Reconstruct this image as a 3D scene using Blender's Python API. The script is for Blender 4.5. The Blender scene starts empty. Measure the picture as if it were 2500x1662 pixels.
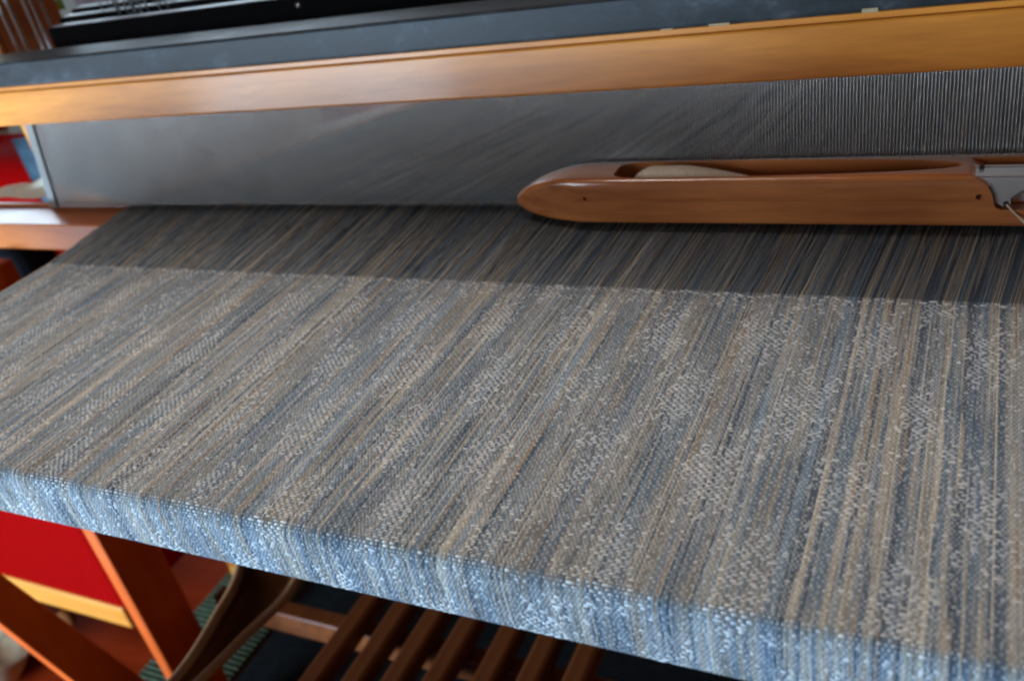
import bpy, bmesh, math, random
import numpy as np
from mathutils import Vector, Matrix

random.seed(7)
rng = np.random.default_rng(11)
S = bpy.context.scene
COL = S.collection

# ------------------------------------------------------------------ camera
cam_d = bpy.data.cameras.new("camera")
cam = bpy.data.objects.new("camera", cam_d)
COL.objects.link(cam)
cam.matrix_world = Matrix((
    (0.89438242, -0.06565135, 0.44245902, 0.93529566),
    (0.40696849, 0.52992632, -0.74401259, -0.60601137),
    (-0.18562525, 0.84549866, 0.50067482, 0.34860938),
    (0, 0, 0, 1)))
cam_d.sensor_width = 36.0
cam_d.lens = 32.147
cam_d.clip_start = 0.02
cam_d.clip_end = 50
cam_d.dof.use_dof = True
cam_d.dof.focus_distance = 0.63
cam_d.dof.aperture_fstop = 6.4
S.camera = cam
S.cycles.filter_width = 2.4

# ------------------------------------------------------------------ light
S.view_settings.view_transform = 'Standard'
S.view_settings.look = 'None'
S.view_settings.exposure = 0.0
S.view_settings.gamma = 1.0
W = bpy.data.worlds.new("World")
S.world = W
W.use_nodes = True
bg = W.node_tree.nodes["Background"]
bg.inputs[0].default_value = (0.52, 0.38, 0.28, 1)
bg.inputs[1].default_value = 0.13


def area(name, loc, target, sx, sy, power, color):
    l = bpy.data.lights.new(name, 'AREA')
    l.shape = 'RECTANGLE'
    l.size, l.size_y = sx, sy
    l.energy = power
    l.color = color
    o = bpy.data.objects.new(name, l)
    COL.objects.link(o)
    o.location = loc
    d = Vector(target) - Vector(loc)
    o.rotation_euler = d.to_track_quat('-Z', 'Y').to_euler()
    return o


area("window_light", (-3.05, -4.25, 0.90), (0.35, 0.0, 0.05), 1.7, 1.45, 142, (0.74, 0.87, 1.0))
area("low_front_fill", (-0.95, -1.75, -0.51), (0.35, -0.2, -0.05), 1.1, 0.24, 215, (0.46, 0.72, 1.0))  # added low blue fill for the cloth front, kept off the beater
area("far_window_light", (-2.7, 2.1, 0.80), (0.1, 0.1, 0.0), 3.2, 0.85, 80, (0.66, 0.84, 1.0))
area("ceiling_bounce", (0.30, 0.70, 1.8), (0.5, -0.2, 0.0), 0.9, 0.35, 54, (1.0, 0.975, 0.94))


# ------------------------------------------------------------------ materials
def mat(name):
    m = bpy.data.materials.new(name)
    m.use_nodes = True
    nt = m.node_tree
    b = nt.nodes["Principled BSDF"]
    return m, nt, b


def N(nt, t, **kw):
    n = nt.nodes.new(t)
    for k, v in kw.items():
        if k in n.inputs:
            n.inputs[k].default_value = v
        else:
            setattr(n, k, v)
    return n


def ramp(nt, stops):
    r = nt.nodes.new("ShaderNodeValToRGB")
    e = r.color_ramp.elements
    while len(e) < len(stops):
        e.new(0.5)
    for i, (p, c) in enumerate(stops):
        e[i].position = p
        e[i].color = (*c, 1)
    return r


def wood(name, c1, c2, axis=0, rough=0.35, scale=9.0, stretch=0.07, coat=0.0, bump=0.15, spec=0.5):
    m, nt, b = mat(name)
    tc = N(nt, "ShaderNodeTexCoord")
    mp = N(nt, "ShaderNodeMapping")
    sc = [1, 1, 1]
    sc[axis] = stretch
    mp.inputs["Scale"].default_value = sc
    nt.links.new(tc.outputs["Object"], mp.inputs["Vector"])
    n1 = N(nt, "ShaderNodeTexNoise", Scale=scale * 4, Detail=6.0, Roughness=0.6, Distortion=0.6)
    n2 = N(nt, "ShaderNodeTexNoise", Scale=scale * 26, Detail=3.0, Roughness=0.6)
    n3 = N(nt, "ShaderNodeTexNoise", Scale=7.0, Detail=3.0)
    nt.links.new(mp.outputs[0], n1.inputs["Vector"])
    nt.links.new(mp.outputs[0], n2.inputs["Vector"])
    nt.links.new(tc.outputs["Object"], n3.inputs["Vector"])
    a = N(nt, "ShaderNodeMath", operation='MULTIPLY_ADD')
    nt.links.new(n2.outputs[0], a.inputs[0])
    a.inputs[1].default_value = 0.45
    nt.links.new(n1.outputs[0], a.inputs[2])
    a2 = N(nt, "ShaderNodeMath", operation='MULTIPLY_ADD')
    nt.links.new(n3.outputs[0], a2.inputs[0])
    a2.inputs[1].default_value = 0.5
    nt.links.new(a.outputs[0], a2.inputs[2])
    mr = N(nt, "ShaderNodeMapRange")
    nt.links.new(a2.outputs[0], mr.inputs[0])
    mr.inputs[1].default_value = 0.70
    mr.inputs[2].default_value = 1.25
    r = ramp(nt, [(0.0, c2), (1.0, tuple(x * 1.15 for x in c1))])
    nt.links.new(mr.outputs[0], r.inputs[0])
    nt.links.new(r.outputs[0], b.inputs["Base Color"])
    rr = N(nt, "ShaderNodeMapRange")
    nt.links.new(n3.outputs[0], rr.inputs[0])
    rr.inputs[3].default_value = rough * 0.75
    rr.inputs[4].default_value = rough * 1.3
    nt.links.new(rr.outputs[0], b.inputs["Roughness"])
    bp = N(nt, "ShaderNodeBump", Strength=bump, Distance=0.001)
    nt.links.new(a.outputs[0], bp.inputs["Height"])
    nt.links.new(bp.outputs[0], b.inputs["Normal"])
    b.inputs["Coat Weight"].default_value = coat
    b.inputs["Coat Roughness"].default_value = 0.12
    b.inputs["Specular IOR Level"].default_value = spec
    return m


def plain(name, c, rough=0.6, metal=0.0, var=0.15, nscale=40.0, bump=0.0, sheen=0.0):
    m, nt, b = mat(name)
    tc = N(nt, "ShaderNodeTexCoord")
    n = N(nt, "ShaderNodeTexNoise", Scale=nscale, Detail=5.0, Roughness=0.6)
    nt.links.new(tc.outputs["Object"], n.inputs["Vector"])
    r = ramp(nt, [(0.3, tuple(x * (1 - var) for x in c)), (0.7, tuple(min(1, x * (1 + var)) for x in c))])
    nt.links.new(n.outputs[0], r.inputs[0])
    nt.links.new(r.outputs[0], b.inputs["Base Color"])
    b.inputs["Roughness"].default_value = rough
    b.inputs["Metallic"].default_value = metal
    if bump:
        bp = N(nt, "ShaderNodeBump", Strength=bump, Distance=0.002)
        nt.links.new(n.outputs[0], bp.inputs["Height"])
        nt.links.new(bp.outputs[0], b.inputs["Normal"])
    if sheen:
        b.inputs["Sheen Weight"].default_value = sheen
    return m


def painted(name):
    """old blue black paint with pale dusty scuffs"""
    m, nt, b = mat(name)
    tc = N(nt, "ShaderNodeTexCoord")
    n1 = N(nt, "ShaderNodeTexNoise", Scale=22.0, Detail=8.0, Roughness=0.68)
    mp = N(nt, "ShaderNodeMapping")
    mp.inputs["Scale"].default_value = (0.8, 1, 1.5)
    nt.links.new(tc.outputs["Object"], mp.inputs["Vector"])
    nt.links.new(mp.outputs[0], n1.inputs["Vector"])
    n2 = N(nt, "ShaderNodeTexNoise", Scale=5.0, Detail=4.0)
    nt.links.new(tc.outputs["Object"], n2.inputs["Vector"])
    r1 = ramp(nt, [(0.46, (0.008, 0.008, 0.0085)), (0.57, (0.018, 0.019, 0.021)), (0.70, (0.065, 0.067, 0.069))])
    nt.links.new(n1.outputs[0], r1.inputs[0])
    r2 = ramp(nt, [(0.35, (0.7, 0.62, 0.55)), (0.65, (1.1, 1.1, 1.15))])
    nt.links.new(n2.outputs[0], r2.inputs[0])
    mx = N(nt, "ShaderNodeMixRGB", blend_type='MULTIPLY')
    mx.inputs[0].default_value = 1
    nt.links.new(r1.outputs[0], mx.inputs[1])
    nt.links.new(r2.outputs[0], mx.inputs[2])
    nt.links.new(mx.outputs[0], b.inputs["Base Color"])
    rr = N(nt, "ShaderNodeMapRange")
    nt.links.new(n1.outputs[0], rr.inputs[0])
    rr.inputs[3].default_value = 0.36
    rr.inputs[4].default_value = 0.62
    nt.links.new(rr.outputs[0], b.inputs["Roughness"])
    b.inputs["Specular IOR Level"].default_value = 0.3
    bp = N(nt, "ShaderNodeBump", Strength=0.2, Distance=0.001)
    nt.links.new(n1.outputs[0], bp.inputs["Height"])
    nt.links.new(bp.outputs[0], b.inputs["Normal"])
    return m


def yarn(name, rough=0.8, spec=0.25):
    m, nt, b = mat(name)
    at = N(nt, "ShaderNodeAttribute", attribute_name="dye")
    tc = N(nt, "ShaderNodeTexCoord")
    n = N(nt, "ShaderNodeTexNoise", Scale=900.0, Detail=2.0)
    nt.links.new(tc.outputs["Object"], n.inputs["Vector"])
    r = ramp(nt, [(0.3, (0.72, 0.72, 0.72)), (0.7, (1.2, 1.2, 1.2))])
    nt.links.new(n.outputs[0], r.inputs[0])
    mx = N(nt, "ShaderNodeMixRGB", blend_type='MULTIPLY')
    mx.inputs[0].default_value = 1
    nt.links.new(at.outputs["Color"], mx.inputs[1])
    nt.links.new(r.outputs[0], mx.inputs[2])
    nt.links.new(mx.outputs[0], b.inputs["Base Color"])
    b.inputs["Roughness"].default_value = rough
    b.inputs["Specular IOR Level"].default_value = spec
    return m


M_CAP = wood("orange maple", (0.66, 0.225, 0.026), (0.44, 0.125, 0.012), 0, 0.36, 8, 0.10, coat=0.2, bump=0.4)
M_RACE = wood("varnished orange wood", (0.42, 0.105, 0.008), (0.30, 0.065, 0.004), 0, 0.32, 8, 0.08, coat=0.0, spec=0.35, bump=0.05)
M_LOOM = wood("orange loom wood", (0.40, 0.058, 0.0015), (0.30, 0.036, 0.001), 2, 0.5, 8, 0.08, coat=0.0, spec=0.25)
M_LOOMX = wood("brown treadle wood", (0.11, 0.027, 0.0045), (0.055, 0.012, 0.002), 1, 0.42, 8, 0.08, coat=0.0, spec=0.3)
M_UPR = wood("reddish upright wood", (0.44, 0.145, 0.030), (0.31, 0.090, 0.016), 2, 0.6, 8, 0.08)
M_SHUT = wood("cherry shuttle wood", (0.48, 0.162, 0.050), (0.17, 0.042, 0.011), 0, 0.20, 5, 0.09, coat=0.5, bump=0.06)
M_RAIL = wood("pale chair wood", (0.46, 0.165, 0.020), (0.38, 0.125, 0.013), 0, 0.4, 8, 0.08)
M_PAINT = painted("worn blue black paint")
M_BLACK = plain("black enamel", (0.005, 0.005, 0.006), 0.65, 0, 0.2, 30)
M_FRAMETOP = plain("frame top sheen", (0.42, 0.44, 0.46), 0.42, 0.5, 0.3, 60)  # pale tone stands for light caught by the frame tops
M_STEEL = plain("reed steel", (0.54, 0.525, 0.515), 0.22, 1.0, 0.12, 20)
M_BAND = plain("reed end band", (0.18, 0.160, 0.135), 0.7, 0.0, 0.1, 30)
M_CHROME = plain("chrome", (0.80, 0.76, 0.77), 0.26, 0.75, 0.05, 30)
M_HOLE = plain("dark hole", (0.01, 0.006, 0.004), 0.9)
M_CREAM = plain("cream yarn", (0.56, 0.44, 0.33), 0.85, 0, 0.08, 200, 0.3)
M_WHITE = plain("cream cloth", (0.86, 0.81, 0.68), 0.9, 0, 0.08, 60, 0.2)
M_RED = plain("red upholstery", (0.17, 0.0004, 0.0004), 0.95, 0, 0.08, 120, 0.15, 0.0)
M_MAG = plain("magenta cloth", (0.55, 0.01, 0.10), 0.8, 0, 0.3, 30, 0.2)
M_BLUE = plain("blue denim", (0.075, 0.115, 0.145), 0.85, 0, 0.35, 45, 0.2)
M_GREEN = plain("green label", (0.22, 0.55, 0.12), 0.6, 0, 0.1)
M_CORD = plain("grey cord", (0.40, 0.36, 0.33), 0.8, 0, 0.15, 100)
M_STRAP = plain("brown leather", (0.10, 0.032, 0.010), 0.6, 0, 0.25, 20, 0.1)
M_HEM = plain("tan strap edge", (0.20, 0.08, 0.026), 0.6, 0, 0.25, 20, 0.1)
M_RUG = plain("green wool", (0.045, 0.052, 0.030), 0.95, 0, 0.35, 90, 0.3)
M_RUG2 = plain("dark green wool", (0.022, 0.028, 0.020), 0.95, 0, 0.35, 90, 0.3)
M_FLATB = plain("flat black", (0.006, 0.006, 0.006), 0.9, 0, 0.3, 60)
M_BEIGE = plain("oatmeal cloth", (0.42, 0.31, 0.18), 0.95, 0, 0.45, 26, 0.4)
M_WALL = plain("pale plaster", (0.50, 0.49, 0.43), 0.9, 0, 0.15, 4)
M_MAUVE = plain("mauve cloth", (0.26, 0.19, 0.19), 0.9, 0, 0.2, 12)
M_WIRE = plain("heddle wire", (0.16, 0.18, 0.20), 0.5, 0.2, 0.2, 60)
M_PAPER = plain("bare wood chip", (0.36, 0.25, 0.13), 0.7, 0, 0.2, 80)
M_FLOOR = wood("red brown floor", (0.19, 0.017, 0.003), (0.12, 0.010, 0.002), 0, 0.5, 4, 0.1, coat=0.1)
M_WARP = yarn("dyed warp yarn", 0.85, 0.1)
M_WEFT = yarn("natural weft yarn", 0.85, 0.1)
M_UNDER = plain("cloth interior", (0.20, 0.19, 0.175), 0.95, 0, 0.2, 400)


for m_ in (M_RED, M_FLATB, M_RUG, M_RUG2, M_FLOOR, M_STRAP, M_BLUE, M_BLACK):
    m_.node_tree.nodes["Principled BSDF"].inputs["Specular IOR Level"].default_value = 0.02
    m_.node_tree.nodes["Principled BSDF"].inputs["Coat Weight"].default_value = 0.0


# ------------------------------------------------------------------ builders
def tag(o, label=None, cat=None, group=None, kind=None):
    if label:
        o["label"] = label
    if cat:
        o["category"] = cat
    if group:
        o["group"] = group
    if kind:
        o["kind"] = kind
    return o


def thing(name, label, cat, loc=(0, 0, 0), group=None):
    o = bpy.data.objects.new(name, None)
    COL.objects.link(o)
    o.location = loc
    o.empty_display_size = 0.02
    return tag(o, label, cat, group)


def base_of(p):
    v = Vector((0, 0, 0))
    while p:
        v += Vector(p.location)
        p = p.parent
    return v


def link(name, me, m, parent=None, kind=None):
    o = bpy.data.objects.new(name, me)
    COL.objects.link(o)
    if m is not None and not me.materials:
        me.materials.append(m)
    if parent:
        o.parent = parent
    if kind:
        o["kind"] = kind
    return o


def from_bm(name, bm, m, parent=None, smooth=False, kind=None):
    b = base_of(parent)
    bmesh.ops.translate(bm, verts=bm.verts, vec=-b)
    bmesh.ops.recalc_face_normals(bm, faces=bm.faces)
    me = bpy.data.meshes.new(name)
    bm.to_mesh(me)
    bm.free()
    if smooth:
        me.polygons.foreach_set("use_smooth", [True] * len(me.polygons))
    return link(name, me, m, parent, kind)


def from_np(name, V, F, m, parent=None, smooth=True, kind=None, dye=None):
    """V (n,3), F list of (k,3|4) int arrays"""
    b = base_of(parent)
    V = np.asarray(V, dtype=np.float32) - np.array(b, dtype=np.float32)
    me = bpy.data.meshes.new(name)
    me.vertices.add(len(V))
    me.vertices.foreach_set("co", V.ravel())
    loops = np.concatenate([f.ravel() for f in F]).astype(np.int32)
    sizes = np.concatenate([np.full(len(f), f.shape[1]) for f in F]).astype(np.int32)
    starts = np.concatenate([[0], np.cumsum(sizes)[:-1]]).astype(np.int32)
    me.loops.add(len(loops))
    me.loops.foreach_set("vertex_index", loops)
    me.polygons.add(len(sizes))
    me.polygons.foreach_set("loop_start", starts)
    me.polygons.foreach_set("loop_total", sizes)
    me.polygons.foreach_set("use_smooth", np.full(len(sizes), smooth))
    if dye is not None:
        a = me.color_attributes.new("dye", 'FLOAT_COLOR', 'POINT')
        c = np.ones((len(V), 4), dtype=np.float32)
        c[:, :3] = dye
        a.data.foreach_set("color", c.ravel())
    me.update()
    me.validate()
    return link(name, me, m, parent, kind)


def bm_box(x0, x1, y0, y1, z0, z1, bev=0.002, seg=2):
    bm = bmesh.new()
    bmesh.ops.create_cube(bm, size=1)
    for v in bm.verts:
        v.co = Vector(((x0 + x1) / 2 + v.co.x * (x1 - x0), (y0 + y1) / 2 + v.co.y * (y1 - y0), (z0 + z1) / 2 + v.co.z * (z1 - z0)))
    if bev:
        bmesh.ops.bevel(bm, geom=bm.edges[:], offset=bev, segments=seg, affect='EDGES', profile=0.5)
    return bm


def box(name, x0, x1, y0, y1, z0, z1, m, parent=None, bev=0.002, seg=2, kind=None):
    return from_bm(name, bm_box(x0, x1, y0, y1, z0, z1, bev, seg), m, parent, False, kind)


def bm_prism_x(poly, x0, x1, bev=0.0):
    """extrude a (y,z) outline along x"""
    bm = bmesh.new()
    a = [bm.verts.new((x0, y, z)) for y, z in poly]
    b = [bm.verts.new((x1, y, z)) for y, z in poly]
    bm.faces.new(a)
    bm.faces.new(b[::-1])
    n = len(poly)
    for i in range(n):
        bm.faces.new((a[i], b[i], b[(i + 1) % n], a[(i + 1) % n]))
    bmesh.ops.recalc_face_normals(bm, faces=bm.faces)
    if bev:
        bmesh.ops.bevel(bm, geom=bm.edges[:], offset=bev, segments=2, affect='EDGES', profile=0.5)
    return bm


def bm_tube(pts, r, n=8, bm=None, closed=False):
    bm = bm or bmesh.new()
    pts = [Vector(p) for p in pts]
    rings = []
    up = Vector((0.13, 0.31, 0.94))
    L = len(pts)
    for i, p in enumerate(pts):
        if closed:
            t = (pts[(i + 1) % L] - pts[i - 1]).normalized()
        else:
            t = (pts[min(i + 1, L - 1)] - pts[max(i - 1, 0)]).normalized()
        u = t.cross(up)
        if u.length < 1e-3:
            u = t.cross(Vector((1, 0, 0)))
        u.normalize()
        w = t.cross(u)
        rr = r[i] if isinstance(r, (list, tuple)) else r
        rings.append([bm.verts.new(p + (u * math.cos(a) + w * math.sin(a)) * rr) for a in [2 * math.pi * k / n for k in range(n)]])
    m = L if closed else L - 1
    for i in range(m):
        A, B = rings[i], rings[(i + 1) % L]
        for k in range(n):
            bm.faces.new((A[k], A[(k + 1) % n], B[(k + 1) % n], B[k]))
    if not closed:
        bm.faces.new(rings[0])
        bm.faces.new(rings[-1][::-1])
    return bm


def spline(pts, n=24):
    P = [Vector(p) for p in pts]
    P = [2 * P[0] - P[1]] + P + [2 * P[-1] - P[-2]]
    out = []
    segs = len(P) - 3
    for s in range(segs):
        p0, p1, p2, p3 = P[s:s + 4]
        k = max(2, n // segs)
        for i in range(k):
            t = i / k
            out.append(0.5 * ((2 * p1) + (p2 - p0) * t + (2 * p0 - 5 * p1 + 4 * p2 - p3) * t * t + (3 * p1 - p0 - 3 * p2 + p3) * t ** 3))
    out.append(P[-2])
    return out


FL = -1.05
# ------------------------------------------------------------------ setting
bm = bmesh.new()
bmesh.ops.create_grid(bm, x_segments=1, y_segments=1, size=4.0)
bmesh.ops.translate(bm, verts=bm.verts, vec=(0, 0, FL))
tag(from_bm("floor", bm, M_FLOOR), kind="structure")
tag(box("wall", -5.0, 4.0, 3.4, 3.5, FL, 2.6, M_WALL, None, 0), kind="structure")

# ------------------------------------------------------------------ loom frame
R, TI = 0.1576, 0.17
SY, SZ = math.sin(TI), math.cos(TI)


def tilt(h, d=0.0):
    """point in the leaning plane of the beater: h up the reed, d toward the weaver"""
    return (R + h * SY - d * SZ, h * SZ + d * SY)


loom = thing("floor_loom", "orange wooden floor loom with crossing side legs under the grey blue cloth", "loom", (0, 0, FL))
box("breast_beam", -0.30, 1.30, -0.3035, -0.245, -0.042, -0.0035, M_LOOM, loom, 0.008, 4)
box("unseen_light_block", -0.32, -0.004, -0.272, -0.250, -0.20, -0.043, M_LOOM, loom, 0.002)  # added out of view to keep the low lamp off the left beater
box("side_post", -0.277, -0.250, 0.026, 0.113, FL, -0.06, M_LOOM, loom, 0.002)
# diagonal leg: right face plane x = -0.246
bm = bmesh.new()
poly = [(-0.245, -0.10), (-0.2135, -0.10), (0.057, FL), (-0.028, FL)]
bm = bm_prism_x(poly, -0.272, -0.246, 0.002)
from_bm("diagonal_leg", bm, M_LOOM, loom)
box("castle_upright", -0.385, -0.350, 0.318, 0.432, FL, 0.75, M_UPR, loom, 0.002)
box("upright_facing", -0.388, -0.352, 0.309, 0.3175, FL, 0.75, M_RAIL, loom, 0.002)
box("lower_rail", -0.246, 1.30, 0.155, 0.185, -0.815, -0.765, M_LOOMX, loom, 0.003)
box("overhead_shade_board", -0.385, 1.40, 0.32, 0.85, 0.75, 0.81, M_LOOM, loom, 0.003)  # unseen board added overhead to shade the bare warp and shuttle
box("castle_upright", 1.36, 1.395, 0.318, 0.432, FL, 0.75, M_UPR, loom, 0.002)
box("floor_glare_block", -0.246, 1.30, 0.56, 0.58, -0.95, -0.12, M_UPR, loom, 0.002)  # added panel, blocks the bright floor behind the warp gaps
box("rear_rail", -0.246, 1.30, 0.62, 0.66, -0.40, -0.30, M_LOOM, loom, 0.003)
box("side_panel", -0.385, -0.355, 0.445, 0.97, -0.60, 0.13, M_UPR, loom, 0.002)
bm = bm_prism_x([(0.200, -0.045), (0.200, -0.010), (0.965, -0.136), (0.965, -0.171)], -0.150, -0.080, 0.002)
from_bm("warp_guide", bm, M_UPR, loom)
for k, y in enumerate((0.312, 0.327, 0.353, 0.365, 0.381)):
    c = from_bm("cord", bm_tube([(-0.320, y, 0.75), (-0.320, y + 0.001, 0.12)], 0.0026, 8), M_CORD, loom, True)
box("back_beam", -0.36, 1.36, 0.975, 1.035, -0.215, -0.139, M_LOOM, loom, 0.006)

# ------------------------------------------------------------------ beater
beater = thing("loom_beater", "swinging beater with orange wooden top rail, worn blue black cap and orange race", "beater", (0, 0.13, -0.042))


def tilted_bar(name, x0, x1, h0, h1, d0, d1, m, parent, bev=0.002):
    poly = [tilt(h0, d0), tilt(h1, d0), tilt(h1, d1), tilt(h0, d1)]
    return from_bm(name, bm_prism_x(poly, x0, x1, bev), m, parent)


CB = 0.1085
tilted_bar("top_rail", -0.42, 1.36, CB, CB + 0.0425, 0.013, -0.013, M_CAP, beater, 0.0022)
tilted_bar("rail_ledge", -0.42, 1.36, CB + 0.0425, CB + 0.0480, 0.0095, -0.013, M_CAP, beater, 0.0008)
# cap bar with a level top face
p0, p1 = tilt(CB + 0.048, 0.0125), tilt(CB + 0.0782, 0.0125)
poly = [p0, p1, (p1[0] + 0.046, p1[1] + 0.002), (p0[0] + 0.046, p0[1])]
from_bm("cap_bar", bm_prism_x(poly, -0.42, 1.36, 0.0028), M_PAINT, beater)
for x, w, h in ((0.735, 0.018, 0.0020), (0.690, 0.011, 0.0014), (0.853, 0.012, 0.0032)):
    tilted_bar("paint_chip", x - w / 2, x + w / 2, CB + 0.0478, CB + 0.0478 + h, 0.0131, 0.0124, M_PAPER, beater, 0.0003)
box("race", -0.42, 1.36, 0.1065, 0.172, -0.0415, -0.0045, M_RACE, beater, 0.002, 3)
tilted_bar("reed_groove", -0.42, 1.36, -0.0035, 0.0008, -0.003, -0.012, M_RACE, beater, 0.0006)

# ------------------------------------------------------------------ reed
reed = thing("reed", "steel reed of fine upright dents between race and wooden top rail", "reed", (-0.17, R, -0.004))
tilted_bar("end_band", -0.180, -0.1665, -0.003, CB, 0.0040, -0.0040, M_BAND, reed, 0.0008)
PITCH = 0.00265


def dent_mesh():
    """flat steel strip with a rounded front edge"""
    out = [(-0.00042, 0.0004), (-0.00030, 0.0008), (0.0, 0.00095), (0.00030, 0.0008), (0.00042, 0.0004), (0.00042, -0.0008), (-0.00042, -0.0008)]
    bm = bmesh.new()
    lo = [bm.verts.new((x, *tilt(-0.003, d))) for x, d in out]
    hi = [bm.verts.new((x, *tilt(CB, d))) for x, d in out]
    n_ = len(out)
    for i in range(n_):
        f = bm.faces.new((lo[i], lo[(i + 1) % n_], hi[(i + 1) % n_], hi[i]))
        f.smooth = i < 4
    bm.faces.new(lo)
    bm.faces.new(hi[::-1])
    bmesh.ops.translate(bm, verts=bm.verts, vec=(0, -R, 0.004))
    bmesh.ops.recalc_face_normals(bm, faces=bm.faces)
    for e in bm.edges:
        if len(e.link_faces) == 2 and not (e.link_faces[0].smooth and e.link_faces[1].smooth):
            e.smooth = False
    me = bpy.data.meshes.new("dent")
    bm.to_mesh(me)
    bm.free()
    me.materials.append(M_STEEL)
    return me


dm = dent_mesh()
xs = -0.033 - PITCH / 4 + PITCH * np.arange(-49, 466)
near = [x for x in xs if x < 1.00][-300:]
for x in near:
    o = bpy.data.objects.new("dent", dm)
    COL.objects.link(o)
    o.parent = reed
    o.location = (x + 0.17 + random.uniform(-0.00003, 0.00003), 0, 0)
V0 = np.array([v.co[:] for v in dm.vertices])
rest = np.array([x for x in xs if x not in set(near)])
V = (V0[None] + np.stack([rest + rng.uniform(-3e-5, 3e-5, len(rest)), np.full(len(rest), R), np.full(len(rest), -0.004)], 1)[:, None, :]).reshape(-1, 3)
sides = np.array([list(p.vertices) for p in dm.polygons if len(p.vertices) == 4])
F = (sides[None] + (np.arange(len(rest)) * len(V0))[:, None, None]).reshape(-1, 4)
bank = from_np("dent_bank", V, [F], M_STEEL, reed, False, "stuff")
sm = np.tile(np.array([p.use_smooth for p in dm.polygons if len(p.vertices) == 4]), len(rest))
bank.data.polygons.foreach_set("use_smooth", sm)

# ------------------------------------------------------------------ heddle frames
for k, (y0, z1, xl) in enumerate(((0.272, 0.2035, -0.192), (0.306, 0.2090, -0.205), (0.338, 0.2135, -0.215))):
    lab = ("black heddle frame nearest the beater with pale sheen painted along its top edge",
           "middle black heddle frame behind the nearest one",
           "rearmost black heddle frame hung with wire loops")[k]
    fr = thing("heddle_frame", lab, "heddle frame", (xl, y0, -0.2), "heddle frames behind the beater")
    box("top_bar", xl, 1.30, y0, y0 + 0.016, z1 - 0.045, z1, M_BLACK, fr, 0.004, 3)
    box("top_strip", xl + 0.012, 1.30, y0 + 0.002, y0 + 0.0142, z1 + 0.0003, z1 + 0.0016, M_FRAMETOP, fr, 0.0006)
    box("bottom_bar", xl, 1.30, y0, y0 + 0.016, -0.20, -0.16, M_BLACK, fr, 0.004, 3)
    if k == 0:
        from_bm("screw", bm_tube([(0.232, y0 + 0.001, z1 - 0.0085), (0.232, y0 - 0.0015, z1 - 0.0085)], 0.0028, 10), M_CHROME, fr, True)
    if k == 2:
        for j in range(13):
            x = -0.115 + 0.0105 * j + random.uniform(-0.004, 0.004)
            h = random.uniform(0.012, 0.024)
            w = random.uniform(0.0035, 0.006)
            y = y0 - 0.02 - random.uniform(0.0, 0.018)
            tw = random.uniform(-0.8, 0.8)
            pts = []
            for a in range(12):
                t = 2 * math.pi * a / 12
                pts.append((x + w * math.cos(t) * math.cos(tw), y + w * math.cos(t) * math.sin(tw), z1 - 0.006 + h * (0.5 + 0.75 * math.sin(t))))
            from_bm("wire_loop", bm_tube(pts, 0.0010, 6, closed=True), M_WIRE, fr, True)

# ------------------------------------------------------------------ cloth path
FY, ZR = -0.3015, 0.007
HB = 0.046


def build_path():
    """polyline of the cloth from behind the heddles, over the breast beam and under it"""
    P = []
    for y in np.linspace(0.98, 0.165, 8):
        P.append((y, -0.165 * (y - 0.165)))
    for y in np.linspace(0.15, 0.0, 9):
        P.append((y, 0.0))
    for y in np.linspace(-0.006, FY, 44):
        P.append((y, 0.0))
    for a in np.linspace(12, 84, 7):
        a = math.radians(a)
        P.append((FY - ZR * math.sin(a), -ZR + ZR * math.cos(a)))
    for z in np.linspace(-ZR - 0.001, -HB + 0.004, 6):
        P.append((FY - ZR - 0.0012 * math.sin((z + HB) * 60), z))
    for a in np.linspace(10, 90, 5):
        a = math.radians(a)
        P.append((FY - ZR + 0.008 - 0.008 * math.cos(a), -HB + 0.004 - 0.008 * math.sin(a)))
    P.append((-0.24, -HB - 0.003))
    P.append((-0.05, -0.20))
    return np.array(P)


PATH = build_path()
d = np.diff(PATH, axis=0)
SL = np.concatenate([[0], np.cumsum(np.hypot(d[:, 0], d[:, 1]))])
TAN = np.gradient(PATH, axis=0)
TAN /= np.linalg.norm(TAN, axis=1)[:, None]
NOR = np.stack([TAN[:, 1], -TAN[:, 0]], 1)       # outward: up on the flat, toward the weaver on the front
S_FELL = float(np.interp(0.0, -PATH[:17, 0], SL[:17]))


def at_s(s):
    return (np.stack([np.interp(s, SL, PATH[:, 0]), np.interp(s, SL, PATH[:, 1])], -1),
            np.stack([np.interp(s, SL, NOR[:, 0]), np.interp(s, SL, NOR[:, 1])], -1),
            np.stack([np.interp(s, SL, TAN[:, 0]), np.interp(s, SL, TAN[:, 1])], -1))


WP = 0.00265 / 2 / 1.055          # two threads to each gap of the reed
NW = 880
WX = np.arange(NW) * WP + rng.normal(0, 0.00006, NW)
XC = 0.60


def spread(x, y):
    """warp fans out slightly from the fell to the reed"""
    k = np.clip(y / 0.155, 0, 1)
    return x + (x - XC) * 0.055 * k


cloth = thing("woven_cloth", "grey blue and tan striped cloth being woven, folded over the front beam", "cloth", (0, 0, 0))

# yarn colours: groups of neighbouring threads share a dye
PAL = np.array([
    (0.148, 0.163, 0.178),   # slate grey
    (0.085, 0.110, 0.142),   # navy
    (0.056, 0.070, 0.090),   # dark navy
    (0.228, 0.203, 0.168),   # sand
    (0.290, 0.262, 0.222),   # light sand
    (0.215, 0.158, 0.112),   # tan orange
    (0.178, 0.177, 0.172),   # warm grey
    (0.115, 0.150, 0.184),   # dusty blue
])
PR = np.array([0.22, 0.12, 0.06, 0.15, 0.08, 0.035, 0.215, 0.12])


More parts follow.
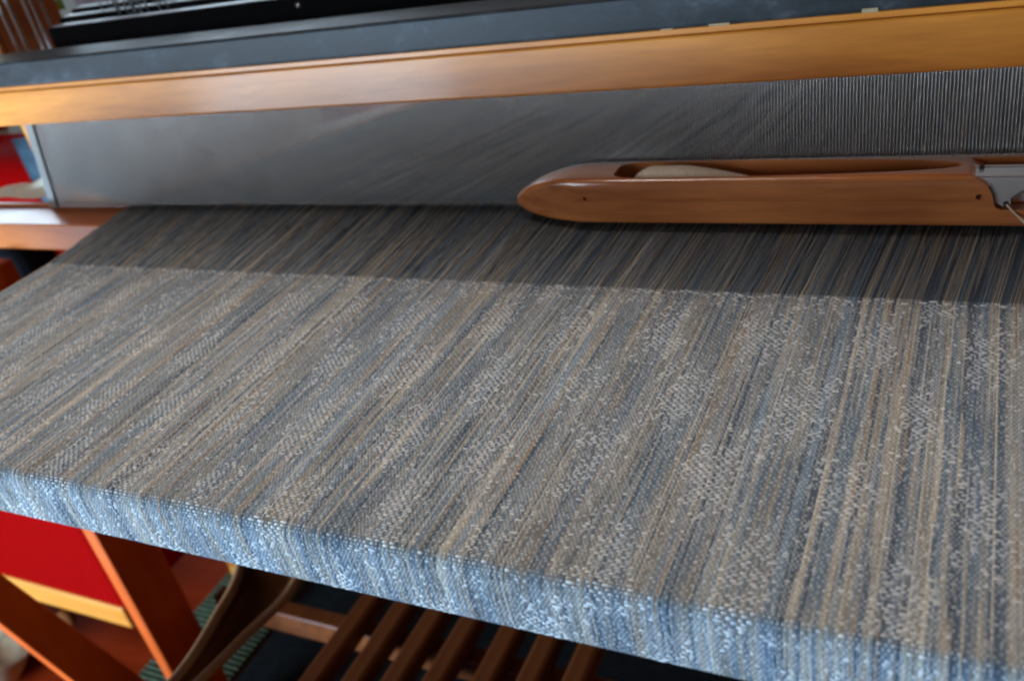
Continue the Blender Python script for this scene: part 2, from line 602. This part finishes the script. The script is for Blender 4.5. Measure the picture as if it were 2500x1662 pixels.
def thread_colours():
    out = np.zeros((NW, 3))
    i = 0
    while i < NW:
        n = int(rng.geometric(0.74))
        out[i:i + n] = PAL[rng.choice(len(PAL), p=PR)]
        i += n
    return out * rng.uniform(0.8, 1.2, (NW, 1))


wc, wc2 = thread_colours(), thread_colours()      # each thread drifts between two dyes along its length
bx = np.arange(NW)
band = 1 + 0.05 * np.sin(bx / 11.0 + 2 * np.sin(bx / 27.0)) + 0.08 * np.sin(bx / 3.6)
wc *= band[:, None]
wc2 *= band[:, None]
ph, fq = rng.uniform(0, 6.28, NW), rng.uniform(14, 40, NW)


def dye_at(i, s):
    """colour of thread i at path length s (arrays of equal shape)"""
    t = 0.5 + 0.5 * np.sin(ph[i] + fq[i] * s + 1.3 * np.sin(0.37 * fq[i] * s + ph[i] * 2))
    t = np.clip((t - 0.62) / 0.25, 0, 1)[..., None]
    return wc[i] * (1 - t) + wc2[i] * t


# weave plan: where the weft rises over the warp
PP = 0.0020
S_END = float(np.interp(len(PATH) - 3, np.arange(len(PATH)), SL))
SJ = np.arange(S_FELL + 0.0006, S_END, PP)
NJ = len(SJ)
SJ = SJ + rng.normal(0, 0.00010, NJ)
I, J = np.meshgrid(np.arange(NW), np.arange(NJ), indexing='ij')
xx, ss = I * WP, (J * PP)
nx = np.sin(xx * 61 + 1.7 * np.sin(ss * 37) + 0.6) * 0.5 + np.sin(xx * 133 - ss * 51) * 0.35
per_x, per_y = 0.0705, 0.150                      # brick lattice of weft rich lozenges
g = np.cos(2 * np.pi * xx / per_x) * np.cos(2 * np.pi * ss / per_y + 0.5) + 0.40 * nx + 0.25 * np.sin(2 * np.pi * xx / 0.0176 + 2 * np.pi * ss / 0.05)
g = 0.80 * g + rng.normal(0, 0.22, g.shape) + 0.18 * rng.normal(0, 1, (NW // 5 + 1, NJ // 4 + 1)).repeat(5, 0).repeat(4, 1)[:NW, :NJ]
wf = g > 0.38
wpf = g < -0.34
up = np.where(wf, (I + 2 * J + (J // 3)) % 4 != 0, np.where(wpf, (I + 2 * J + (J // 4)) % 4 == 0, (I + J) % 2 == 0))
up &= rng.random(up.shape) > 0.04
fellx = 0.0048 * np.abs(np.sin(np.pi * WX / 0.0352)) + 0.0008 * rng.random(NW)     # scalloped working edge
live = (SJ[None, :] - S_FELL) > fellx[:, None]
up &= live
first = np.argmax(live, axis=1)
edge = (J - first[:, None] >= 0) & (J - first[:, None] < 1) & (rng.random(up.shape) < 0.75)
up |= edge

# warp ribs: one station per pick in the cloth so every thread dips under the weft that crosses it
prof_u = np.array([-1.0, -0.55, 0.55, 1.0])
prof_h = np.array([0.0, 0.9, 0.9, 0.0])
s_open = SL[:17]
s_all = np.concatenate([s_open, SJ, SL[-2:]])
NS = len(s_all)
Pa, Na, _ = at_s(s_all)
px, pz = Pa[:, 0], Pa[:, 1]
inl = np.arange(NS) < 17
rw = rng.uniform(0.78, 1.12, NW)
wrad = np.where(inl, 0.00034, 0.00062)
lift = np.zeros((NW, NS))
lift[:, 17:17 + NJ] = np.where(up, -0.00030, 0.00012)
lift[:, :17] = rng.normal(0, 0.0004, (NW, 17))
hgt = np.where(inl, 0.00055, 0.00048)
X = WX[:, None, None] + prof_u[None, None, :] * (wrad[None, :, None] * rw[:, None, None])
Xs = spread(X, np.where(inl, px, 0)[None, :, None]) + rng.normal(0, 1, (NW, NS))[:, :, None] * np.where(inl, 0.00004, 0.00011)[None, :, None]
Hh = prof_h[None, None, :] * hgt[None, :, None] * rw[:, None, None] + lift[:, :, None]
Y = px[None, :, None] + Na[None, :, 0, None] * Hh
Z = pz[None, :, None] + Na[None, :, 1, None] * Hh
V = np.stack([Xs, Y, Z], -1)
idx = np.arange(NW * NS * 4).reshape(NW, NS, 4)
F = np.stack([idx[:, :-1, :-1], idx[:, 1:, :-1], idx[:, 1:, 1:], idx[:, :-1, 1:]], -1).reshape(-1, 4)
II, SS = np.meshgrid(np.arange(NW), s_all, indexing='ij')
dye = np.broadcast_to(dye_at(II, SS)[:, :, None, :], (NW, NS, 4, 3)).reshape(-1, 3)
from_np("warp_yarn", V.reshape(-1, 3), [F], M_WARP, cloth, True, "stuff", dye)

# lower sheet of the nearly closed shed, seen between the upper threads
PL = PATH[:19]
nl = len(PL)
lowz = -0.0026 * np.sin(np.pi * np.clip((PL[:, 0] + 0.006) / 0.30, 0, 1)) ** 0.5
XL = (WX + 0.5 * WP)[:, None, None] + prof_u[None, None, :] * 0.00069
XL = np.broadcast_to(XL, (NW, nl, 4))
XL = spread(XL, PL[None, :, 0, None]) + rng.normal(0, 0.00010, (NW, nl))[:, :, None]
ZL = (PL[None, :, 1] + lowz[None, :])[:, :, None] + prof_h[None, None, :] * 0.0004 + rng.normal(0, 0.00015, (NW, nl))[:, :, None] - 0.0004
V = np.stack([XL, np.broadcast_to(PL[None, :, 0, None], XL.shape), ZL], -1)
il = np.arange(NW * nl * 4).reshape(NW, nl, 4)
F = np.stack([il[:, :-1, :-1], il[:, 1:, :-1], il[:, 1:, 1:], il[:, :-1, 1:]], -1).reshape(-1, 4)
# dark dye on the lower sheet stands in for shade between the threads
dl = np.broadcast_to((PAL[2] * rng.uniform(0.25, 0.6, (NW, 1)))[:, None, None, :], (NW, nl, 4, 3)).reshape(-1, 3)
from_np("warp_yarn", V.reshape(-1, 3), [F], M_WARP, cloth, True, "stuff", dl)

# inner sheet of the cloth just under the ribs (woven part only)
k0 = 18
Pn = PATH[k0:] - NOR[k0:] * 0.00025
n = len(Pn)
V = np.concatenate([np.column_stack([np.full(n, WX[0]), Pn]), np.column_stack([np.full(n, WX[-1]), Pn])])
F = np.column_stack([np.arange(n - 1), np.arange(1, n), n + np.arange(1, n), n + np.arange(n - 1)])
from_np("inner_layer", V, [F], M_UNDER, cloth, True)

# weft: every place where it rises over one or more warp threads is a small arched float
pad = np.zeros((1, NJ), bool)
st = up & ~np.concatenate([pad, up[:-1]])
en = up & ~np.concatenate([up[1:], pad])
sj, si = np.nonzero(st.T)
ej, ei = np.nonzero(en.T)
assert (sj == ej).all()
ei = np.where((ei - si) >= 5, si + 4, ei)
NF = len(si)
span = ei - si
x0 = WX[si] - 0.62 * WP
x1 = WX[ei] + 0.62 * WP
Pj, Nj, Tj = at_s(SJ)
P, Nn, Tt = Pj[sj], Nj[sj], Tj[sj]
hw = 0.00066 * rng.uniform(0.85, 1.2, NF)
hh = (0.00038 + 0.00007 * np.minimum(span, 4)) * rng.uniform(0.85, 1.15, NF)
tl = rng.normal(0, 0.00014, NF)


def pt(f, t, h):
    x = x0 + (x1 - x0) * f
    t = t + tl * (2 * f - 1)
    return np.stack([x, P[:, 0] + Tt[:, 0] * t + Nn[:, 0] * h, P[:, 1] + Tt[:, 1] * t + Nn[:, 1] * h], -1)


rows = [pt(0.0, 0 * hw, 0 * hw - 0.0002)]
for f, k in ((0.2, 0.80), (0.5, 1.0), (0.8, 0.80)):
    for u, h in ((-1, 0.25), (-0.5, 0.85), (0.5, 0.85), (1, 0.25)):
        rows.append(pt(f, u * hw, hh * h * k))
rows.append(pt(1.0, 0 * hw, 0 * hw - 0.0002))
VV = np.stack(rows, 1)
b = (np.arange(NF) * 14)[:, None]
tri = [[0, 1 + k, 2 + k] for k in range(3)] + [[13, 10 + k, 9 + k] for k in range(3)]
quad = [[1 + 4 * r + k, 5 + 4 * r + k, 6 + 4 * r + k, 2 + 4 * r + k] for r in range(2) for k in range(3)]
T3 = np.concatenate([b + np.array([t]) for t in tri])
Q4 = np.concatenate([b + np.array([q_]) for q_ in quad])
wcol = np.array([0.65, 0.65, 0.64])[None] * rng.uniform(0.74, 1.10, (NF, 1)) * (1 + 0.10 * np.sin(sj[:, None] * 0.9) * np.sin(sj[:, None] * 0.23))
# weft picks up a little of the dye of the threads it crosses
fl = np.clip(span, 0, 2)[:, None] / 2.0
wcol = (0.41 + 0.14 * fl) * wcol + (0.64 - 0.16 * fl) * dye_at(si, SJ[sj])
from_np("weft_yarn", VV.reshape(-1, 3), [T3, Q4], M_WEFT, cloth, True, "stuff", np.repeat(wcol, 14, axis=0))
print("floats", NF)

# ------------------------------------------------------------------ shuttle
shuttle = thing("boat_shuttle", "long reddish wooden boat shuttle with pointed nose lying against the reed", "shuttle", (0.536, 0.1335, 0.0015))
CY, CZ = 0.1335, 0.0240
WYH, WZH = 0.0243, 0.0213


def section(x, n=40):
    t = max(0.0, min(1.0, (x - 0.536) / 0.075))
    k = math.sqrt(max(0.0, 1 - (1 - t) ** 2.0))
    wy = WYH * (0.03 + 0.97 * (0.40 * k + 0.60 * t))
    wz = WZH * (0.02 + 0.98 * k ** 1.0)
    cz = CZ - 0.0075 * (1 - t) ** 1.8
    e = 2.3 + 7.5 * min(1, max(0, (x - 0.54) / 0.045))
    pts = []
    for i in range(n):
        a = 2 * math.pi * (i + 0.5) / n
        c, s = math.cos(a), math.sin(a)
        pts.append((x, CY + wy * math.copysign(abs(c) ** (2 / e), c), cz + wz * math.copysign(abs(s) ** (2 / e), s)))
    return pts


bm = bmesh.new()
xsx = [0.536 + 0.075 * (1 - math.cos(math.pi / 2 * i / 14)) for i in range(15)] + [0.66, 0.75, 0.85, 0.95, 1.05, 1.12]
rings = [[bm.verts.new(p) for p in section(x)] for x in xsx]
n = len(rings[0])
for a, b2 in zip(rings, rings[1:]):
    for k in range(n):
        bm.faces.new((a[k], a[(k + 1) % n], b2[(k + 1) % n], b2[k]))
bm.faces.new(rings[0])
bm.faces.new(rings[-1][::-1])
body = from_bm("body", bm, M_SHUT, shuttle, True)


def cutter(name, bm):
    o = from_bm(name, bm, M_SHUT, shuttle)
    return o


def cavity():
    bm = bmesh.new()
    N_ = 36
    top, bot = [], []
    for i in range(N_):
        u = i / N_ * 2 * math.pi
        cx, sx = math.cos(u), math.sin(u)
        # left end blunt, right end drawn out to a point
        if cx < 0:
            x = 0.690 + 0.048 * math.copysign(abs(cx) ** 0.5, cx)
            w = 0.0186 * math.copysign(abs(sx) ** 0.45, sx)
        else:
            x = 0.690 + 0.236 * cx
            w = 0.0186 * math.copysign(abs(sx) ** 0.8, sx)
        top.append((x, CY + w, 0.060))
        bot.append((x, CY + w, 0.012))
    a = [bm.verts.new(p) for p in top]
    b = [bm.verts.new(p) for p in bot]
    bm.faces.new(a)
    bm.faces.new(b[::-1])
    for i in range(N_):
        bm.faces.new((a[i], b[i], b[(i + 1) % N_], a[(i + 1) % N_]))
    bmesh.ops.recalc_face_normals(bm, faces=bm.faces)
    return bm


def pocket():
    # (x,z) outline cut through the front wall for the tension hardware
    out = [(0.9300, 0.060), (0.9300, 0.0455), (0.9330, 0.0440), (0.9385, 0.0415), (0.9435, 0.0370), (0.9470, 0.0300), (0.9485, 0.0225),
           (0.9500, 0.0195), (0.9530, 0.0180), (0.9640, 0.0180), (1.0300, 0.0180), (1.0300, 0.060)]
    bm = bmesh.new()
    a = [bm.verts.new((x, 0.100, z)) for x, z in out]
    b = [bm.verts.new((x, 0.147, z)) for x, z in out]
    bm.faces.new(a)
    bm.faces.new(b[::-1])
    n_ = len(out)
    for i in range(n_):
        bm.faces.new((a[i], b[i], b[(i + 1) % n_], a[(i + 1) % n_]))
    bmesh.ops.recalc_face_normals(bm, faces=bm.faces)
    return bm


def groove():
    return bm_tube([(0.580, CY - WYH - 0.0001, 0.0275), (0.935, CY - WYH - 0.0001, 0.0268)], 0.0013, 10)


def hole(x, z, r):
    return bm_tube([(x, CY - WYH - 0.01, z), (x, CY - WYH + 0.005, z)], r, 14)


cuts = [cutter("cut", cavity()), cutter("cut", pocket()), cutter("cut", groove()), cutter("cut", hole(0.617, 0.0280, 0.0019)), cutter("cut", hole(0.938, 0.0285, 0.0023))]
for c in cuts:
    md = body.modifiers.new("cut", 'BOOLEAN')
    md.operation = 'DIFFERENCE'
    md.object = c
    md.solver = 'EXACT'
bpy.context.view_layer.update()
dg = bpy.context.evaluated_depsgraph_get()
me = bpy.data.meshes.new_from_object(body.evaluated_get(dg))
body.modifiers.clear()
body.data = me
for c in cuts:
    bpy.data.objects.remove(c)
bmx = bmesh.new()
bmx.from_mesh(me)
for f in bmx.faces:
    f.smooth = True
for e in bmx.edges:
    if len(e.link_faces) == 2 and e.calc_face_angle(0) > math.radians(32):
        e.smooth = False
bmx.to_mesh(me)
bmx.free()

# bobbin of cream yarn in the cavity
pts, rad = [], []
for i in range(91):
    t = i / 90
    x = 0.655 + 0.105 * t
    r = 0.0160 * (math.sin(min(1, t / 0.22) * math.pi / 2) ** 0.6) * (1 - 0.62 * max(0, (t - 0.45) / 0.55) ** 1.3)
    pts.append((x, CY + 0.0005, 0.0315))
    rad.append(max(0.002, r + 0.00045 * math.sin(i * math.pi / 1.5)))
from_bm("bobbin_yarn", bm_tube(pts, rad, 20), M_CREAM, shuttle, True)
from_bm("bobbin_quill", bm_tube([(0.648, CY, 0.030), (0.90, CY, 0.028)], 0.0028, 10), M_UPR, shuttle, True)
# tension hardware in the pocket
box("tension_plate", 0.9318, 0.985, 0.1215, 0.1235, 0.0195, 0.0415, M_CHROME, shuttle, 0.0006)
bm = bmesh.new()
out = [(0.9345, 0.0425), (0.9400, 0.0405), (0.9455, 0.0355), (0.9490, 0.0290), (0.9500, 0.0215), (0.9545, 0.0192), (0.9600, 0.0200), (0.9590, 0.0260), (0.9640, 0.0310), (0.9720, 0.0345), (0.985, 0.0355), (0.985, 0.0425)]
a = [bm.verts.new((x, 0.1128, z)) for x, z in out]
b2 = [bm.verts.new((x, 0.1140, z)) for x, z in out]
bm.faces.new(a)
bm.faces.new(b2[::-1])
for i in range(len(out)):
    j = (i + 1) % len(out)
    bm.faces.new((a[i], b2[i], b2[j], a[j]))
bmesh.ops.bevel(bm, geom=[e for e in bm.edges], offset=0.0003, segments=2, affect='EDGES')
from_bm("tension_cover", bm, M_CHROME, shuttle)
box("cover_top", 0.9345, 0.985, 0.1145, 0.1300, 0.0425, 0.0437, M_CHROME, shuttle, 0.0004)
box("spring_rod", 0.9330, 0.985, 0.1320, 0.1345, 0.0415, 0.0440, M_CHROME, shuttle, 0.0006)
from_bm("set_screw", bm_tube([(0.9385, 0.128, 0.0437), (0.9385, 0.128, 0.0462)], 0.0018, 10), M_HOLE, shuttle, True)
from_bm("thread_eye", bm_tube([(0.9565, 0.1124, 0.0215), (0.9565, 0.1145, 0.0215)], 0.0020, 12), M_HOLE, shuttle, True)
th = from_bm("weft_thread", bm_tube(spline([(0.9568, 0.1115, 0.0215), (0.968, 0.1040, 0.0120), (0.985, 0.088, 0.002), (1.02, 0.05, 0.0018), (1.06, 0.005, 0.0015)], 20), 0.0007, 8), M_CREAM, None, True)
tag(th, "single pale thread running out of the metal eye of the shuttle", "thread")

# ------------------------------------------------------------------ treadles
def treadle_bm():
    bm = bm_box(-0.0165, 0.0165, -0.55, 0.62, -0.018, 0.018, 0.006, 3)
    return bm


lab = ["leftmost wooden treadle bar under the loom, beside the brown strap", "second treadle bar from the brown strap",
       "third treadle bar from the brown strap", "fourth treadle bar from the brown strap", "fifth treadle bar from the brown strap",
       "sixth treadle bar from the brown strap", "rightmost treadle bar, hidden most by the cloth edge"]
tr0 = None
for k, x in enumerate((0.078, 0.143, 0.205, 0.268, 0.338, 0.403, 0.468)):
    if tr0 is None:
        bm = treadle_bm()
        me = bpy.data.meshes.new("treadle")
        bm.to_mesh(me)
        bm.free()
        o = link("treadle", me, M_LOOMX)
        tr0 = o
    else:
        o = tr0.copy()
        COL.objects.link(o)
    o.location = (x, 0.2, -0.742 + random.uniform(-0.004, 0.004))
    o.rotation_euler = (random.uniform(-0.012, 0.012), 0, random.uniform(-0.01, 0.01))
    tag(o, lab[k], "treadle", "wooden treadles under the loom")

# ------------------------------------------------------------------ strap
strap = thing("canvas_strap", "brown strap with pale edges hanging in a curve under the cloth", "strap", (0.05, 0.0, -0.5))
e1 = spline([(0.000, 0.115, -0.40), (0.044, 0.030, -0.49), (0.064, -0.055, -0.505), (0.085, -0.15, -0.50), (0.10, -0.24, -0.47)], 32)
e2 = spline([(0.135, 0.10, -0.47), (0.137, 0.018, -0.505), (0.115, -0.065, -0.515), (0.112, -0.15, -0.505), (0.115, -0.24, -0.475)], 32)
bm = bmesh.new()
rows = []
for a, b2 in zip(e1, e2):
    row = []
    for k in range(5):
        t = k / 4
        p = a.lerp(b2, t) + Vector((0, 0, -0.012 * math.sin(math.pi * t)))
        row.append(bm.verts.new(p))
    rows.append(row)
for a, b2 in zip(rows, rows[1:]):
    for k in range(4):
        bm.faces.new((a[k], a[k + 1], b2[k + 1], b2[k]))
bmesh.ops.solidify(bm, geom=bm.faces[:], thickness=0.004)
from_bm("band", bm, M_STRAP, strap, True)
from_bm("edge_piping", bm_tube(e1, 0.0075, 10), M_HEM, strap, True)
from_bm("edge_piping", bm_tube(e2, 0.0065, 10), M_HEM, strap, True)

# ------------------------------------------------------------------ things on the floor
rug = thing("ribbed_rug", "green ribbed wool rug on the floor left of the treadles", "rug", (-0.44, 0.3, FL))
box("rug_base", -0.548, -0.335, -0.6, 1.2, FL + 0.002, FL + 0.010, M_RUG2, rug, 0.003)
y = -0.58
while y < 1.18:
    o = from_bm("rib", bm_tube([(-0.546, y, FL + 0.011), (-0.337, y, FL + 0.011)], 0.0048, 6), M_RUG, rug, True)
    y += 0.0125
mt = box("black_floor_sheet", -0.325, 1.4, -0.6, 1.2, FL + 0.002, FL + 0.012, M_FLATB, None, 0.003)  # flat black sheet covering the floor under the treadles
tag(mt, "flat black sheet on the floor below the treadles", "mat")

# oatmeal cloth heap at the lower left corner
bm = bmesh.new()
bmesh.ops.create_icosphere(bm, subdivisions=4, radius=1)
for v in bm.verts:
    c = v.co
    f = 1 + 0.16 * math.sin(5 * c.x + 2) * math.sin(4 * c.y) + 0.08 * math.sin(11 * c.x + 7 * c.z)
    v.co = Vector((-0.93 + 0.16 * c.x * f, 0.06 + 0.14 * c.y * f, FL + 0.125 + 0.125 * c.z * f))
tag(from_bm("cloth_bag", bm, M_BEIGE, None, True), "mottled oatmeal cloth bag slumped on the floor beside the loom leg", "bag")

# ------------------------------------------------------------------ red armchair
ch = thing("armchair", "red upholstered armchair with pale wooden front rail left of the loom", "armchair", (-0.75, 0.4, FL))
box("seat_cushion", -1.12, -0.405, 0.096, 0.62, -0.797, -0.56, M_RED, ch, 0.025, 6)
box("front_rail", -1.12, -0.432, 0.098, 0.13, -0.842, -0.788, M_RAIL, ch, 0.004)
box("backrest", -1.12, -0.555, 0.42, 0.64, -0.70, -0.038, M_RED, ch, 0.065, 8)
for x in (-1.09, -0.46):
    for y in (0.40, 0.60):
        box("leg", x - 0.02, x + 0.02, y - 0.015, y + 0.03, FL, -0.78, M_RAIL, ch, 0.003)
from_bm("bolt", bm_tube([(-0.62, 0.10, -0.858), (-0.62, 0.085, -0.858)], 0.018, 16), M_STRAP, ch, True)

tag(box("black_cushion", -1.08, -0.615, 0.33, 0.44, -0.56, -0.165, M_BLACK, None, 0.04, 5), "black cushion standing on the red armchair seat", "cushion")

# magenta bundle on top of the backrest
bm = bmesh.new()
bmesh.ops.create_icosphere(bm, subdivisions=3, radius=1)
for v in bm.verts:
    c = v.co
    f = 1 + 0.14 * math.sin(6 * c.x + 1) * math.sin(7 * c.y + 4 * c.z)
    v.co = Vector((-0.955 + 0.12 * c.x * f, 0.60 + 0.05 * c.y * f, -0.012 + 0.030 * c.z * f))
tag(from_bm("cloth_bundle", bm, M_MAG, None, True), "crumpled magenta cloth on top of the red chair back", "cloth")


# blue cloth hanging beside the chair
def drape(name, x0, x1, y, z0, z1, m, amp, waves, thick=0.004):
    bm = bmesh.new()
    nx, nz = 28, 14
    g_ = [[bm.verts.new((x0 + (x1 - x0) * i / nx + 0.2 * amp * math.sin(5 * j / nz), y + amp * math.sin(waves * math.pi * i / nx + 0.6 * math.sin(3 * j / nz)), z0 + (z1 - z0) * j / nz)) for j in range(nz + 1)] for i in range(nx + 1)]
    for i in range(nx):
        for j in range(nz):
            bm.faces.new((g_[i][j], g_[i + 1][j], g_[i + 1][j + 1], g_[i][j + 1]))
    bmesh.ops.solidify(bm, geom=bm.faces[:], thickness=thick)
    return from_bm(name, bm, m, None, True)


tag(drape("blue_cloth", -0.566, -0.40, 0.405, -0.60, 0.010, M_BLUE, 0.006, 3.0), "blue denim cloth hanging between red chair and loom", "cloth")

# cream cloth on the left end of the race
bm = bmesh.new()
nx, ny = 26, 10
g_ = []
for i in range(nx + 1):
    row = []
    for j in range(ny + 1):
        u, v = i / nx, j / ny
        x = -0.34 + 0.175 * u
        yy = 0.181 + 0.06 * v
        z = -0.002 + (0.006 + 0.040 * u ** 1.5) * math.sin(math.pi * (0.04 + 0.9 * v ** 0.6)) + 0.002 * math.sin(9 * u + 4 * v)
        row.append(bm.verts.new((x, yy, z)))
    g_.append(row)
for i in range(nx):
    for j in range(ny):
        bm.faces.new((g_[i][j], g_[i + 1][j], g_[i + 1][j + 1], g_[i][j + 1]))
bmesh.ops.solidify(bm, geom=bm.faces[:], thickness=-0.006)
tag(from_bm("cream_cloth", bm, M_WHITE, None, True), "folded cream cloth lying behind the left end of the race", "cloth")

# green tag and pale cloths behind the frames
gt = box("paper_tag", -0.378, -0.353, 0.444, 0.447, 0.200, 0.2165, M_GREEN, None, 0.001)
tag(gt, "small green tag beside the reddish loom upright", "tag")
tag(drape("mauve_curtain", -2.45, -2.10, 2.2, -0.9, 0.9, M_MAUVE, 0.03, 6, 0.006), "mauve curtain hanging by the pale wall", "curtain")
tag(drape("white_curtain", -2.02, -1.85, 2.15, -0.9, 0.9, M_WHITE, 0.02, 4, 0.006), "white curtain hanging by the pale wall", "curtain")
tag(box("shelf_block", -2.2, -1.2, 2.6, 2.9, FL, 0.05, M_MAUVE, None, 0.01), "low mauve cabinet against the pale wall", "cabinet")
